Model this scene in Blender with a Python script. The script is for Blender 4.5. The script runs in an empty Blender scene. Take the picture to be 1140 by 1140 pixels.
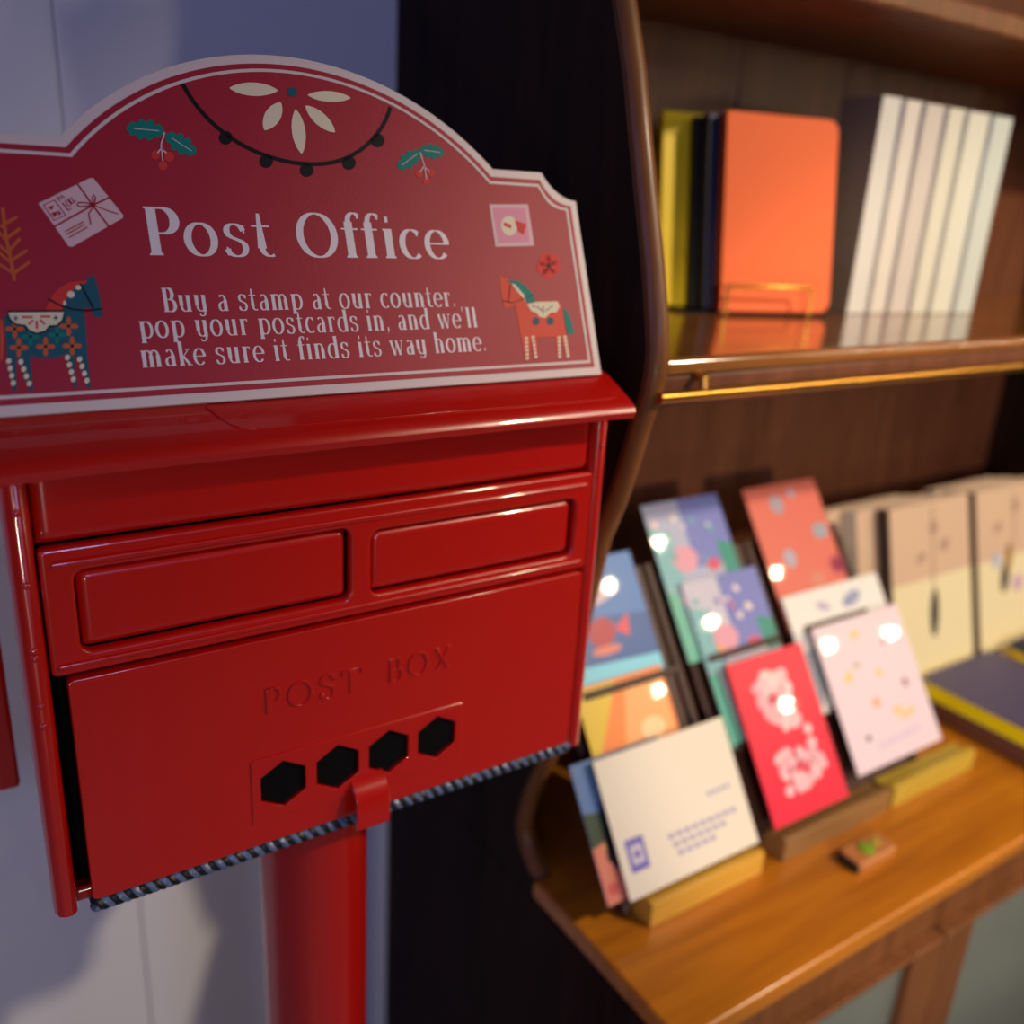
import bpy, bmesh, math, random
from mathutils import Vector, Matrix
random.seed(7)
C = bpy.context.scene.collection
H = 1.42                                   # lens height above the floor
F, PITCH, ROLL, YAW = 1020.5439, math.radians(19.1194), math.radians(-3.33113), 0.596

# ------------------------------------------------------------------ camera
def cam_axes():
    cy, sy, cp, sp = math.cos(YAW), math.sin(YAW), math.cos(PITCH), math.sin(PITCH)
    fwd = Vector((sy*cp, cy*cp, -sp)); right = Vector((cy, -sy, 0)); down = fwd.cross(right)
    c, s = math.cos(ROLL), math.sin(ROLL)
    return c*right + s*down, -s*right + c*down, fwd
AR, AD, AF = cam_axes()
cam = bpy.data.cameras.new('camera'); co = bpy.data.objects.new('camera', cam); C.objects.link(co)
co.matrix_world = Matrix.Translation((0, 0, H)) @ Matrix((AR, -AD, -AF)).transposed().to_4x4()
cam.sensor_width = 36; cam.sensor_fit = 'HORIZONTAL'; cam.lens = F/1140*36
cam.clip_start = .02; cam.clip_end = 60
cam.dof.use_dof = True; cam.dof.focus_distance = .50; cam.dof.aperture_fstop = 3.3; cam.dof.aperture_blades = 0
bpy.context.scene.camera = co

# ------------------------------------------------------------------ materials
MAT = {}
def mat(name, col, rough=.5, metal=0, coat=0, spec=.5, noise=None, bump=None, emit=None, trans=0, ior=1.45, coat_rough=.03, var=0):
    if name in MAT: return MAT[name]
    m = bpy.data.materials.new(name); m.use_nodes = True; MAT[name] = m
    nt = m.node_tree; b = nt.nodes['Principled BSDF']
    b.inputs['Base Color'].default_value = (*col, 1); b.inputs['Roughness'].default_value = rough
    b.inputs['Metallic'].default_value = metal; b.inputs['Coat Weight'].default_value = coat
    b.inputs['Coat Roughness'].default_value = coat_rough
    b.inputs['Specular IOR Level'].default_value = spec
    b.inputs['Transmission Weight'].default_value = trans; b.inputs['IOR'].default_value = ior
    tc = nt.nodes.new('ShaderNodeTexCoord')
    if var:
        n = nt.nodes.new('ShaderNodeTexNoise'); n.inputs['Scale'].default_value = 6; n.inputs['Detail'].default_value = 4
        nt.links.new(tc.outputs['Object'], n.inputs['Vector'])
        mx = nt.nodes.new('ShaderNodeMix'); mx.data_type = 'RGBA'
        nt.links.new(n.outputs['Fac'], mx.inputs[0])
        mx.inputs[6].default_value = (*[c*(1-var) for c in col], 1); mx.inputs[7].default_value = (*[min(1, c*(1+var)) for c in col], 1)
        nt.links.new(mx.outputs[2], b.inputs['Base Color'])
    if bump:
        n = nt.nodes.new('ShaderNodeTexNoise'); n.inputs['Scale'].default_value = bump[0]; n.inputs['Detail'].default_value = 3
        nt.links.new(tc.outputs['Object'], n.inputs['Vector'])
        bp = nt.nodes.new('ShaderNodeBump'); bp.inputs['Strength'].default_value = bump[1]; bp.inputs['Distance'].default_value = bump[2]
        nt.links.new(n.outputs['Fac'], bp.inputs['Height']); nt.links.new(bp.outputs['Normal'], b.inputs['Normal'])
        if coat: nt.links.new(bp.outputs['Normal'], b.inputs['Coat Normal'])
    return m
def wood(name, c0, c1, axis='X', scale=1., rough=.35, coat=0, spec=.5, coat_rough=.15):
    if name in MAT: return MAT[name]
    m = bpy.data.materials.new(name); m.use_nodes = True; MAT[name] = m
    nt = m.node_tree; b = nt.nodes['Principled BSDF']
    tc = nt.nodes.new('ShaderNodeTexCoord'); mp = nt.nodes.new('ShaderNodeMapping')
    s = {'X': (1.2, 14, 14), 'Y': (14, 1.2, 14), 'Z': (14, 14, 1.2)}[axis]
    mp.inputs['Scale'].default_value = [v*scale for v in s]
    nt.links.new(tc.outputs['Object'], mp.inputs['Vector'])
    n = nt.nodes.new('ShaderNodeTexNoise'); n.inputs['Scale'].default_value = 2.2; n.inputs['Detail'].default_value = 9; n.inputs['Distortion'].default_value = .8
    n2 = nt.nodes.new('ShaderNodeTexNoise'); n2.inputs['Scale'].default_value = 9; n2.inputs['Detail'].default_value = 5
    nt.links.new(mp.outputs['Vector'], n.inputs['Vector']); nt.links.new(mp.outputs['Vector'], n2.inputs['Vector'])
    ad = nt.nodes.new('ShaderNodeMath'); ad.operation = 'ADD'; nt.links.new(n.outputs['Fac'], ad.inputs[0]); nt.links.new(n2.outputs['Fac'], ad.inputs[1])
    cr = nt.nodes.new('ShaderNodeValToRGB'); cr.color_ramp.elements[0].position = .7; cr.color_ramp.elements[1].position = 1.3 
    cr.color_ramp.elements[0].position = .35; cr.color_ramp.elements[1].position = .68
    hf = nt.nodes.new('ShaderNodeMath'); hf.operation = 'MULTIPLY'; hf.inputs[1].default_value = .5
    nt.links.new(ad.outputs[0], hf.inputs[0]); nt.links.new(hf.outputs[0], cr.inputs['Fac'])
    cr.color_ramp.elements[0].color = (*c0, 1); cr.color_ramp.elements[1].color = (*c1, 1)
    nt.links.new(cr.outputs['Color'], b.inputs['Base Color'])
    b.inputs['Roughness'].default_value = rough; b.inputs['Coat Weight'].default_value = coat; b.inputs['Coat Roughness'].default_value = coat_rough
    b.inputs['Specular IOR Level'].default_value = spec
    return m
def hx(r, g, b):
    f = lambda c: ((c/255+.055)/1.055)**2.4 if c > 10 else c/255/12.92
    return (f(r), f(g), f(b))

RED = mat('red_gloss_paint', hx(196, 18, 8), .28, coat=1, bump=(26, .10, .002), coat_rough=.05)
RED2 = mat('red_pole_paint', hx(175, 18, 14), .30, coat=.6, coat_rough=.08)
INSHADE = mat('inside_shade', (.004, .004, .004), .9, spec=.1)  # near-black colour standing in for shade inside the box
SIGNRED = mat('sign_red_print', hx(168, 28, 52), .50, var=.04, spec=.45, bump=(900, .25, .0004))
SIGNW = mat('sign_cream_print', hx(222, 205, 200), .45, spec=.4)
TXT = mat('sign_lettering_print', hx(232, 222, 224), .45, spec=.4)
SIGNEDGE = mat('sign_board_edge', hx(225, 212, 205), .5)
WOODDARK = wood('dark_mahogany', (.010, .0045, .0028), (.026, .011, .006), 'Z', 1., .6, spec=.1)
WOODBACK = wood('brown_back_panel_wood', (.11, .038, .018), (.20, .072, .036), 'Z', .8, .42, spec=.3)
WOODDESK = wood('honey_desktop_wood', (.36, .112, .007), (.57, .200, .011), 'X', .7, .30, coat=.25)
WOODSHELF = wood('shelf_wood', (.20, .070, .016), (.36, .14, .034), 'X', .8, .18, coat=.6, coat_rough=.10)
WOODEDGE = wood('edge_wood', (.15, .052, .012), (.26, .095, .022), 'Z', .8, .42, coat=.1, spec=.35)
WOODSTILE = wood('door_frame_wood', (.13, .046, .016), (.23, .088, .030), 'Z', .8, .42, spec=.3)
BRASS = mat('brass', hx(214, 160, 72), .32, metal=1, bump=(60, .03, .001))
BLACKM = mat('black_metal', (.012, .011, .011), .4)
PAPER = mat('paper_white', hx(228, 224, 215), .75, spec=.2)

# ------------------------------------------------------------------ mesh builder
class MB:
    def __init__(s): s.v = []; s.f = []; s.m = []; s.mats = []
    def mi(s, m):
        if m not in s.mats: s.mats.append(m)
        return s.mats.index(m)
    def add(s, vs, fs, m, M=None):
        o = len(s.v)
        for p in vs:
            p = Vector(p); s.v.append((M @ p) if M else p)
        k = s.mi(m)
        for f in fs: s.f.append([i+o for i in f]); s.m.append(k)
    def box(s, x0, x1, y0, y1, z0, z1, m, M=None):
        vs = [(x, y, z) for x in (x0, x1) for y in (y0, y1) for z in (z0, z1)]
        s.add(vs, [(0, 1, 3, 2), (4, 6, 7, 5), (0, 4, 5, 1), (2, 3, 7, 6), (0, 2, 6, 4), (1, 5, 7, 3)], m, M)
    def prism(s, poly, z0, z1, m, M=None):          # polygon in the XY plane, given thickness along Z
        n = len(poly)
        a = sum(poly[i][0]*poly[(i+1) % n][1]-poly[(i+1) % n][0]*poly[i][1] for i in range(n))
        if a < 0: poly = poly[::-1]
        vs = [(x, y, z0) for x, y in poly] + [(x, y, z1) for x, y in poly]
        s.add(vs, [tuple(range(n))[::-1], tuple(range(n, 2*n))] + [(i, (i+1) % n, (i+1) % n+n, i+n) for i in range(n)], m, M)
    def tube(s, pts, r, m, n=10, M=None, closed=False):
        pts = [Vector(p) for p in pts]; N = len(pts); vs = []
        t0 = (pts[1]-pts[0]).normalized(); up = Vector((0, 0, 1)) if abs(t0.z) < .9 else Vector((1, 0, 0))
        for i, p in enumerate(pts):
            t = ((pts[(i+1) % N] if closed or i < N-1 else p) - (pts[i-1] if closed or i > 0 else p)).normalized()
            a = up - t*up.dot(t); a.normalize(); b = t.cross(a); up = a
            rr = r[i] if isinstance(r, (list, tuple)) else r
            for k in range(n):
                an = 2*math.pi*k/n; vs.append(p + (a*math.cos(an)+b*math.sin(an))*rr)
        fs = [(i*n+k, i*n+(k+1) % n, ((i+1) % N)*n+(k+1) % n, ((i+1) % N)*n+k) for i in range(N if closed else N-1) for k in range(n)]
        if not closed: fs += [tuple(range(n))[::-1], tuple(range((N-1)*n, N*n))]
        s.add(vs, fs, m, M)
    def lathe(s, prof, c, m, n=48, M=None):         # profile (r, z) about a vertical axis through c
        vs = [(c[0]+r*math.cos(2*math.pi*k/n), c[1]+r*math.sin(2*math.pi*k/n), c[2]+z) for r, z in prof for k in range(n)]
        P = len(prof)
        fs = [(i*n+k, i*n+(k+1) % n, (i+1)*n+(k+1) % n, (i+1)*n+k) for i in range(P-1) for k in range(n)] + [tuple(range(n))[::-1], tuple(range((P-1)*n, P*n))]
        s.add(vs, fs, m, M)
    def build(s, name, parent=None, bevel=0, seg=2, smooth=False, world=False, M=None):
        me = bpy.data.meshes.new(name)
        off = Vector((0, 0, 0))
        if world:
            off = Vector((0, 0, H)) - (parent.matrix_basis.translation if parent else Vector((0, 0, 0)))
        me.from_pydata([tuple(p+off) for p in s.v], [], s.f)
        for m in s.mats: me.materials.append(m)
        me.polygons.foreach_set('material_index', s.m)
        bm = bmesh.new(); bm.from_mesh(me)
        bmesh.ops.recalc_face_normals(bm, faces=bm.faces)
        big = [f for f in bm.faces if len(f.verts) > 4]
        if big and not bevel: bmesh.ops.triangulate(bm, faces=big)
        bm.to_mesh(me); bm.free()
        if smooth:
            me.polygons.foreach_set('use_smooth', [True]*len(me.polygons))
            try: me.set_sharp_from_angle(angle=math.radians(40))
            except Exception: pass
        o = bpy.data.objects.new(name, me); C.objects.link(o)
        if parent: o.parent = parent
        if M is not None: o.matrix_basis = M
        if bevel:
            b = o.modifiers.new('bevel', 'BEVEL'); b.width = bevel; b.segments = seg; b.limit_method = 'ANGLE'; b.angle_limit = math.radians(35)
            b.harden_normals = False
            me.polygons.foreach_set('use_smooth', [True]*len(me.polygons))
            try: me.set_sharp_from_angle(angle=math.radians(60))
            except Exception: pass
        return o
def tag(o, label=None, cat=None, group=None, kind=None):
    if label: o['label'] = label
    if cat: o['category'] = cat
    if group: o['group'] = group
    if kind: o['kind'] = kind
    return o
def thing(name, loc, label, cat, group=None, M=None):
    o = bpy.data.objects.new(name, None); C.objects.link(o); o.empty_display_size = .05
    if M is not None: o.matrix_basis = M
    else: o.location = loc; o.matrix_basis = Matrix.Translation(loc)
    return tag(o, label, cat, group)
def curve_plate(loops, ext, bev, m, name, parent, M, world=False, res=3):
    """flat plate with holes: loops[0] outline, others holes; XY plane, half thickness ext"""
    cu = bpy.data.curves.new(name, 'CURVE'); cu.dimensions = '2D'; cu.fill_mode = 'BOTH'
    cu.extrude = ext; cu.bevel_depth = bev; cu.bevel_resolution = res; cu.offset = -bev
    for lp in loops:
        sp = cu.splines.new('POLY'); sp.points.add(len(lp)-1)
        for i, (x, y) in enumerate(lp): sp.points[i].co = (x, y, 0, 1)
        sp.use_cyclic_u = True
    tmp = bpy.data.objects.new(name+'_tmp', cu); C.objects.link(tmp)
    dg = bpy.context.evaluated_depsgraph_get(); me = bpy.data.meshes.new_from_object(tmp.evaluated_get(dg))
    bpy.data.objects.remove(tmp); bpy.data.curves.remove(cu)
    me.name = name; me.materials.clear(); me.materials.append(m)
    T = M.copy()
    if world:
        T = Matrix.Translation(Vector((0, 0, H)) - parent.matrix_basis.translation) @ M
    me.transform(T)
    me.polygons.foreach_set('use_smooth', [True]*len(me.polygons))
    try: me.set_sharp_from_angle(angle=math.radians(35))
    except Exception: pass
    o = bpy.data.objects.new(name, me); C.objects.link(o); o.parent = parent
    return o
def rrect(x0, x1, y0, y1, r, n=5):
    out = []
    for cx, cy, a0 in ((x1-r, y1-r, 0), (x0+r, y1-r, 90), (x0+r, y0+r, 180), (x1-r, y0+r, 270)):
        for i in range(n+1):
            a = math.radians(a0+90*i/n); out.append((cx+r*math.cos(a), cy+r*math.sin(a)))
    return out

# ------------------------------------------------------------------ lettering (broad-nib strokes)
def arc(cx, cy, rx, ry, a0, a1, n=22):
    return [(cx+rx*math.cos(math.radians(a0+(a1-a0)*i/n)), cy+ry*math.sin(math.radians(a0+(a1-a0)*i/n))) for i in range(n+1)]
def bez(p0, p1, p2, p3, n=14):
    return [tuple((1-t)**3*a+3*(1-t)**2*t*b+3*(1-t)*t*t*c+t**3*d for a, b, c, d in zip(p0, p1, p2, p3)) for t in [i/n for i in range(n+1)]]
A_, B_ = .070, .013
def st(p, a=A_, b=B_, t0=1, t1=1): return (p, a, b, t0, t1)
def dot(x, y, r=.055): return st([(x-r*.6, y), (x+r*.6, y)], r, r)
def stem(x, y0, y1, top=True, bot=True, a=A_):
    L = [st([(x, y0), (x, y1)], a)]
    if bot: L.append(st([(x-.095, y0+B_), (x+.095, y0+B_)])); L.append(st([(x, y0+.05), (x, y0)], a*1.25, B_, .8, 1.15))
    if top: L.append(st([(x-.095, y1-B_), (x, y1-B_)]))
    return L
def glyph(c):
    X, Cp, As, De = .5, .72, .73, -.14
    if c == 'P': return .50, stem(.13, 0, Cp)+[st([(.13, Cp-B_), (.26, Cp-B_)]), st(arc(.26, .52, .19, .19, 90, -90)), st([(.26, .33), (.13, .33)])]
    if c == 'B': return .54, stem(.13, 0, Cp)+[st([(.13, Cp-B_), (.26, Cp-B_)]), st(arc(.26, .54, .15, .17, 90, -90)), st([(.28, .375), (.13, .375)]), st(arc(.28, .19, .19, .185, 90, -90)), st([(.28, B_), (.13, B_)])]
    if c == 'O': return .74, [st(arc(.36, .36, .29, .355, 0, 360, 44), .060)]
    if c == 'S': return .50, [st(bez((.40, .56), (.36, .78), (.06, .76), (.08, .55))+bez((.08, .55), (.10, .36), (.42, .42), (.42, .19))[1:]+bez((.42, .19), (.42, -.06), (.08, -.04), (.06, .16))[1:]), st([(.41, .5), (.41, .70)], .02, .01), st([(.055, .02), (.055, .20)], .02, .01)]
    if c == 'T': return .60, stem(.29, 0, Cp, top=False)+[st([(.02, Cp-.012), (.56, Cp-.012)], .02, .014), st([(.03, .54), (.03, Cp)], .016), st([(.55, .54), (.55, Cp)], .016)]
    if c == 'X': return .66, [st([(.10, Cp), (.52, 0)], .055), st([(.52, Cp), (.10, 0)], .02)]+[st([(x-.09, y), (x+.09, y)]) for x in (.10, .52) for y in (B_, Cp-B_)]
    if c == 'o': return .53, [st(arc(.25, .25, .195, .245, 0, 360, 40), .056)]
    if c == 'a': return .46, [st([(.33, .02), (.33, .34)], A_), st(arc(.21, .34, .12, .15, 0, 140), .046, .010), st(bez((.33, .29), (.16, .29), (.06, .22), (.08, .12))+bez((.08, .12), (.1, -.03), (.25, -.02), (.33, .10))[1:], .048), st([(.33, .0+B_), (.42, B_)]), st([(.33, .05), (.36, .0)], A_, B_, 1, .6)]
    if c == 'c': return .43, [st(arc(.24, .25, .185, .245, 48, 312, 30), .056, .010), dot(.35, .42, .03)]
    if c == 'e': return .47, [st(arc(.24, .25, .19, .245, 0, 318, 32), .052, .010), st([(.08, .265), (.40, .265)])]
    if c == 'd': return .54, stem(.40, 0, As, bot=False)+[st([(.40, B_), (.49, B_)]), st(arc(.25, .24, .19, .235, 25, 335, 30), .052)]
    if c == 'p': return .55, stem(.13, De, X)+[st(arc(.28, .25, .19, .24, 155, -155, 30), .052)]
    if c == 'f': return .30, stem(.13, 0, .6, top=False)+[st(arc(.24, .60, .11, .145, 180, 45, 16), .046), dot(.31, .69, .036), st([(.0, .48), (.29, .48)])]
    if c == 'h': return .55, stem(.13, 0, As)+[st(arc(.265, .34, .135, .15, 180, 0, 18), .046), *stem(.40, 0, .35, top=False)]
    if c == 'n': return .55, stem(.13, 0, X)+[st(arc(.265, .34, .135, .15, 180, 0, 18), .046), *stem(.40, 0, .35, top=False)]
    if c == 'm': return .80, stem(.12, 0, X)+[st(arc(.25, .34, .13, .15, 180, 0, 18), .046), *stem(.38, 0, .35, top=False), st(arc(.51, .34, .13, .15, 180, 0, 18), .046), *stem(.64, 0, .35, top=False)]
    if c == 'r': return .39, stem(.13, 0, X)+[st(arc(.27, .33, .14, .155, 180, 60, 14), .04), dot(.33, .44, .036)]
    if c == 'u': return .55, [st([(.12, X), (.12, .17)]), st([(.03, X-B_), (.12, X-B_)]), st(arc(.26, .16, .14, .15, 180, 360, 18), .046), st([(.40, 0), (.40, X)]), st([(.31, X-B_), (.40, X-B_)]), st([(.40, B_), (.49, B_)])]
    if c == 'i': return .27, stem(.13, 0, X)+[dot(.13, .66, .048)]
    if c == 'l': return .27, stem(.13, 0, As)
    if c == 't': return .34, [st([(.14, .68), (.14, .13)], A_, B_, .35, 1), st(arc(.26, .14, .12, .13, 180, 300, 14), .046), st([(.01, .48), (.30, .48)])]
    if c == 's': return .40, [st(bez((.32, .40), (.28, .54), (.06, .53), (.07, .38))+bez((.07, .38), (.08, .25), (.34, .28), (.33, .13))[1:]+bez((.33, .13), (.32, -.05), (.07, -.03), (.05, .11))[1:], .048), st([(.33, .36), (.33, .49)], .014), st([(.05, .01), (.05, .14)], .014)]
    if c == 'k': return .53, stem(.13, 0, As)+[st([(.16, .22), (.40, .46)], .018), st([(.22, .27), (.42, .02)], .055), st([(.31, X-B_), (.48, X-B_)]), st([(.34, B_), (.52, B_)])]
    if c == 'w': return .74, [st([(.10, X), (.24, 0)], .052), st([(.24, 0), (.37, .42)], .014), st([(.36, X), (.50, 0)], .052), st([(.50, 0), (.64, X)], .014), st([(.02, X-B_), (.18, X-B_)]), st([(.56, X-B_), (.71, X-B_)])]
    if c == 'y': return .54, [st([(.12, X), (.12, .17)]), st([(.03, X-B_), (.12, X-B_)]), st(arc(.26, .16, .14, .15, 180, 360, 18), .046), st([(.40, X), (.40, -.02)]), st([(.31, X-B_), (.40, X-B_)]), st(arc(.28, -.03, .12, .11, 0, -130, 14), .04), dot(.20, -.10, .03)]
    if c == '.': return .20, [dot(.09, .05, .05)]
    if c == ',': return .20, [dot(.09, .05, .05), st([(.12, .03), (.07, -.10)], .02, .02, 1, .3)]
    if c == "'": return .18, [dot(.08, .70, .045), st([(.10, .68), (.06, .56)], .02, .02, 1, .3)]
    return .27, []
def stroke_poly(p, a, b, t0, t1):
    L = []; Rr = []; n = len(p)
    closed = n > 3 and math.hypot(p[0][0]-p[-1][0], p[0][1]-p[-1][1]) < 1e-6
    for i in range(n):
        if closed: q0, q1 = p[i-1] if i > 0 else p[-2], p[i+1] if i < n-1 else p[1]
        else: q0, q1 = p[max(i-1, 0)], p[min(i+1, n-1)]
        dx, dy = q1[0]-q0[0], q1[1]-q0[1]; l = math.hypot(dx, dy) or 1; nx, ny = -dy/l, dx/l
        w = math.sqrt((a*nx)**2+(b*ny)**2) * (t0+(t1-t0)*i/(n-1))
        # sharpen the thick/thin contrast
        L.append((p[i][0]+nx*w, p[i][1]+ny*w)); Rr.append((p[i][0]-nx*w, p[i][1]-ny*w))
    return L, Rr
kz = [0]
def text_into(mb, txt, x0, x1, y0, size_h, m, z0, z1, M=None, gap=.0, slope=0):
    """set txt between x0 and x1, baseline y0, cap height size_h"""
    adv = 0; items = []
    for ch in txt:
        w, ss = glyph(ch); items.append((adv, ss)); adv += w+gap
    sx = (x1-x0)/(adv-gap); sy = size_h/.72
    for off, ss in items:
        for (p, a, b, t0, t1) in ss:
            L, Rr = stroke_poly(p, a, b, t0, t1)
            kz[0] = (kz[0]+1) % 9; dz = kz[0]*.00001
            n = len(L); f = lambda q: (x0+(off+q[0])*sx, y0+q[1]*sy+slope*((off+q[0])*sx))
            vs = [(*f(q), z) for z in (z0, z1+dz) for q in L+Rr]
            fs = []
            for i in range(n-1):
                fs += [(i, i+1, n+i+1, n+i), (2*n+i, 3*n+i, 3*n+i+1, 2*n+i+1)]
                fs += [(i, 2*n+i, 2*n+i+1, i+1), (n+i, n+i+1, 3*n+i+1, 3*n+i)]
            fs += [(0, n, 3*n, 2*n), (n-1, 3*n-1, 4*n-1, 2*n-1)]
            mb.add(vs, fs, m, M)

# ================================================================== SETTING
WY = .886
WALLM = mat('white_painted_boards', hx(224, 222, 222), .65, bump=(4, .1, .01))
mb = MB()
x = .135-.42*7
while x < 2.4:
    mb.box(x, x+.4192, WY, WY+.02, -H, 1.3, WALLM); x += .42
mb.box(-2.6, 2.4, WY+.004, WY+.06, -H, 1.3, WALLM)
tag(mb.build('wall_back', world=True, bevel=.0015), kind='structure')
FL = mat('grey_floor_tiles', hx(150, 150, 145), .4, var=.15, bump=(8, .1, .002))
mb = MB()
for i in range(-6, 6):
    for j in range(-8, 3):
        mb.box(i*.45+.002, i*.45+.448, j*.45-.22+.002, j*.45-.22+.448, -H-.01, -H, FL)
GR = mat('dark_grout', (.05, .05, .05), .8)
mb.box(-2.7, 2.7, -3.8, 1.1, -H-.05, -H-.003, GR)
tag(mb.build('floor', world=True), kind='structure')

# ================================================================== POST BOX
XM = .2135
pb = thing('post_box', (XM, .56, 0), 'glossy red metal post box on a round red pole in front of the white wall', 'post box')
FRONT = Matrix(((1, 0, 0, 0), (0, 0, -1, 0), (0, 1, 0, 0), (0, 0, 0, 1)))   # plate XY -> world X,Z, facing -Y
def fm(y): return Matrix.Translation((0, y, 0)) @ FRONT
XL, XR = .028, .399; ZB = -.397; ZT = -.118
# body shell (set in behind the front frame)
mb = MB()
mb.box(XL+.006, XR-.006, .4905, .4925, ZB+.002, ZT-.014, INSHADE)  # near-black sheet paints the shade seen through the frame gaps
mb.box(XL+.016, XL+.019, .492, .618, ZB+.006, ZT, RED); mb.box(XR-.015, XR-.012, .492, .618, ZB+.006, ZT, RED)
mb.box(XL+.018, XR-.012, .615, .618, ZB+.006, ZT, RED); mb.box(XL+.018, XR-.012, .492, .618, ZB+.004, ZB+.008, RED)
mb.build('body', pb, world=True)
# rear side rails
for xa in (.012, 2*XM-.026):
    mb = MB(); mb.box(xa, xa+.014, .612, .626, -.399, -.12, RED2); mb.build('rear_rail', pb, world=True, bevel=.003)
# corner posts of the frame
for side, (xa, xb) in (('l', (XL, XL+.0125)), ('r', (XR-.0125, XR))):
    mb = MB()
    prof = [(xa, .492), (xa, .480), (xa+.002, .4755), (xa+.005, .4735), (xb-.004, .4735), (xb-.001, .476), (xb, .480), (xb, .492)]
    mb.prism(prof, ZB-.004, -.128, RED)
    post = mb.build('frame_post', pb, world=True, bevel=.0006, seg=1)
    xc = (xa+xb)/2
    for zz in ((-.158, -.196, -.232, -.236, -.264, -.276) if side == 'l' else (-.16,)):
        rv = MB(); rv.lathe([(.0021, 0), (.0019, .0006), (.0012, .0011), (.0001, .0013)], (0, 0, 0), RED, 16)
        r_ = rv.build('rivet', post, smooth=True); r_.matrix_basis = Matrix.Translation((xc-XM, .4736-.56, zz+H)) @ FRONT
# bottom frame rail
mb = MB(); mb.box(XL+.004, XR-.004, .482, .492, ZB-.003, ZB+.006, RED); mb.build('bottom_rail', pb, world=True, bevel=.002)
# pillow-shaped mail flap under the lid: cross section swept in X with rolled ends
XI, XJ = XL+.0130, XR-.0130
def pillow(name, x0, x1, z0, z1, y0, depth, m, edge=.008, parent=pb, nx=26, nz=12):
    mb = MB(); vs = []; fs = []
    def e(t, w):      # 0 at edge, 1 inside
        t = min(max(t/w, 0), 1); return math.sqrt(1-(1-t)**2)
    xs = sorted(set([x0+edge*i/6 for i in range(7)]+[x1-edge*i/6 for i in range(7)]+[x0+(x1-x0)*i/nx for i in range(nx+1)]))
    zs = sorted(set([z0+edge*i/6 for i in range(7)]+[z1-edge*i/6 for i in range(7)]+[z0+(z1-z0)*i/nz for i in range(nz+1)]))
    for xx in xs:
        for zz in zs:
            d = min(e(xx-x0, edge), e(x1-xx, edge))*min(e(zz-z0, edge), e(z1-zz, edge))
            vs.append((xx, y0-depth*d, zz))
    n = len(zs)
    fs = [(i*n+j, (i+1)*n+j, (i+1)*n+j+1, i*n+j+1) for i in range(len(xs)-1) for j in range(n-1)]
    mb.add(vs, fs, m)
    k = len(vs); bx = [(x0, y0+.003, z0), (x1, y0+.003, z0), (x1, y0+.003, z1), (x0, y0+.003, z1)]
    mb.box(x0, x1, y0, y0+.004, z0, z1, m)
    return mb.build(name, parent, world=True, smooth=True)
pillow('mail_flap', XI, XJ, -.1782, -.128, .484, .0070, RED, .007)
# label frame with two rounded windows
zf0, zf1 = -.2502, -.1788
curve_plate([rrect(XI, XJ+.002, zf0, zf1, .003), rrect(.056, .207, -.239, -.1925, .006), rrect(.2205, .375, -.239, -.1965, .006)],
            .0022, .0022, RED, 'label_frame', pb, fm(.4785), world=True)
mb = MB()
mb.tube([(XI+.006, .4745, -.1875), (XJ-.004, .4745, -.1875)], .0022, RED, 12); mb.build('frame_bead', pb, world=True, smooth=True)
mb = MB()
mb.tube([(XI+.004, .4745, -.2445), (XJ-.004, .4745, -.2445)], .0019, RED, 12); mb.build('frame_bead', pb, world=True, smooth=True)
pillow('label_plate', .0568, .2062, -.2382, -.1933, .4835, .0062, RED, .006)
pillow('label_plate', .2213, .3742, -.2382, -.1973, .4835, .0062, RED, .006)
# door with hexagonal holes
DX0, DX1, DZ0, DZ1 = .0475, .3845, -.3945, -.2525
def hexa(cx, cz, r): return [(cx+r*math.cos(math.radians(90+60*i)), cz+r*math.sin(math.radians(90+60*i))) for i in range(6)]
holes = [hexa(cx, -.3535, .0172) for cx in (.1605, .1965, .2325, .2685)]
door = curve_plate([rrect(DX0, DX1, DZ0, DZ1, .003)]+holes, .0032, .0010, RED, 'door', pb, fm(.4765), world=True)
mb = MB()
for cx in (.1605, .1965, .2325, .2685): mb.prism(hexa(cx, -.3535, .0161), -.012, .0028, INSHADE, M=fm(.4765))  # near-black plugs, almost flush, paint the shade inside the holes
mb.build('hole_shade_plug', door, world=False)
d_ = [o for o in bpy.data.objects if o.name == 'hole_shade_plug'][0]
d_.matrix_basis = Matrix.Translation((0-XM, -.56, H))
hexs2 = [hexa(cx, -.3535, .0166) for cx in (.1605, .1965, .2325, .2685)]
pl = curve_plate([rrect(.1405, .288, -.377, -.3315, .0015)]+hexs2, .0005, .0006, RED, 'viewing_plate', door, fm(.4723), world=False)
pl.matrix_basis = Matrix.Translation((-XM, -.56, H))
mb = MB()
text_into(mb, 'POST', .150, .214, -.3015, .0165, RED, 0, .0013, M=fm(.4725), gap=.10, slope=.0)
text_into(mb, 'BOX', .2310, .2790, -.3015, .0165, RED, 0, .0013, M=fm(.4725), gap=.10, slope=.0)
lt = mb.build('raised_lettering', door, bevel=.0004, seg=1); lt.matrix_basis = Matrix.Translation((-XM, -.56, H))
# latch hook
mb = MB()
prof = [(.4745, -.366), (.4665, -.3695), (.4620, -.3765), (.4610, -.386), (.4610, -.4000), (.4635, -.4000), (.4635, -.387), (.4645, -.379), (.4680, -.3745), (.4745, -.3735)]
YZ = Matrix(((0, 0, 1, 0), (1, 0, 0, 0), (0, 1, 0, 0), (0, 0, 0, 1)))
mb.prism(prof, .2050, .2290, RED, M=YZ); mb.build('latch_hook', pb, world=True, bevel=.0008)
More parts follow.
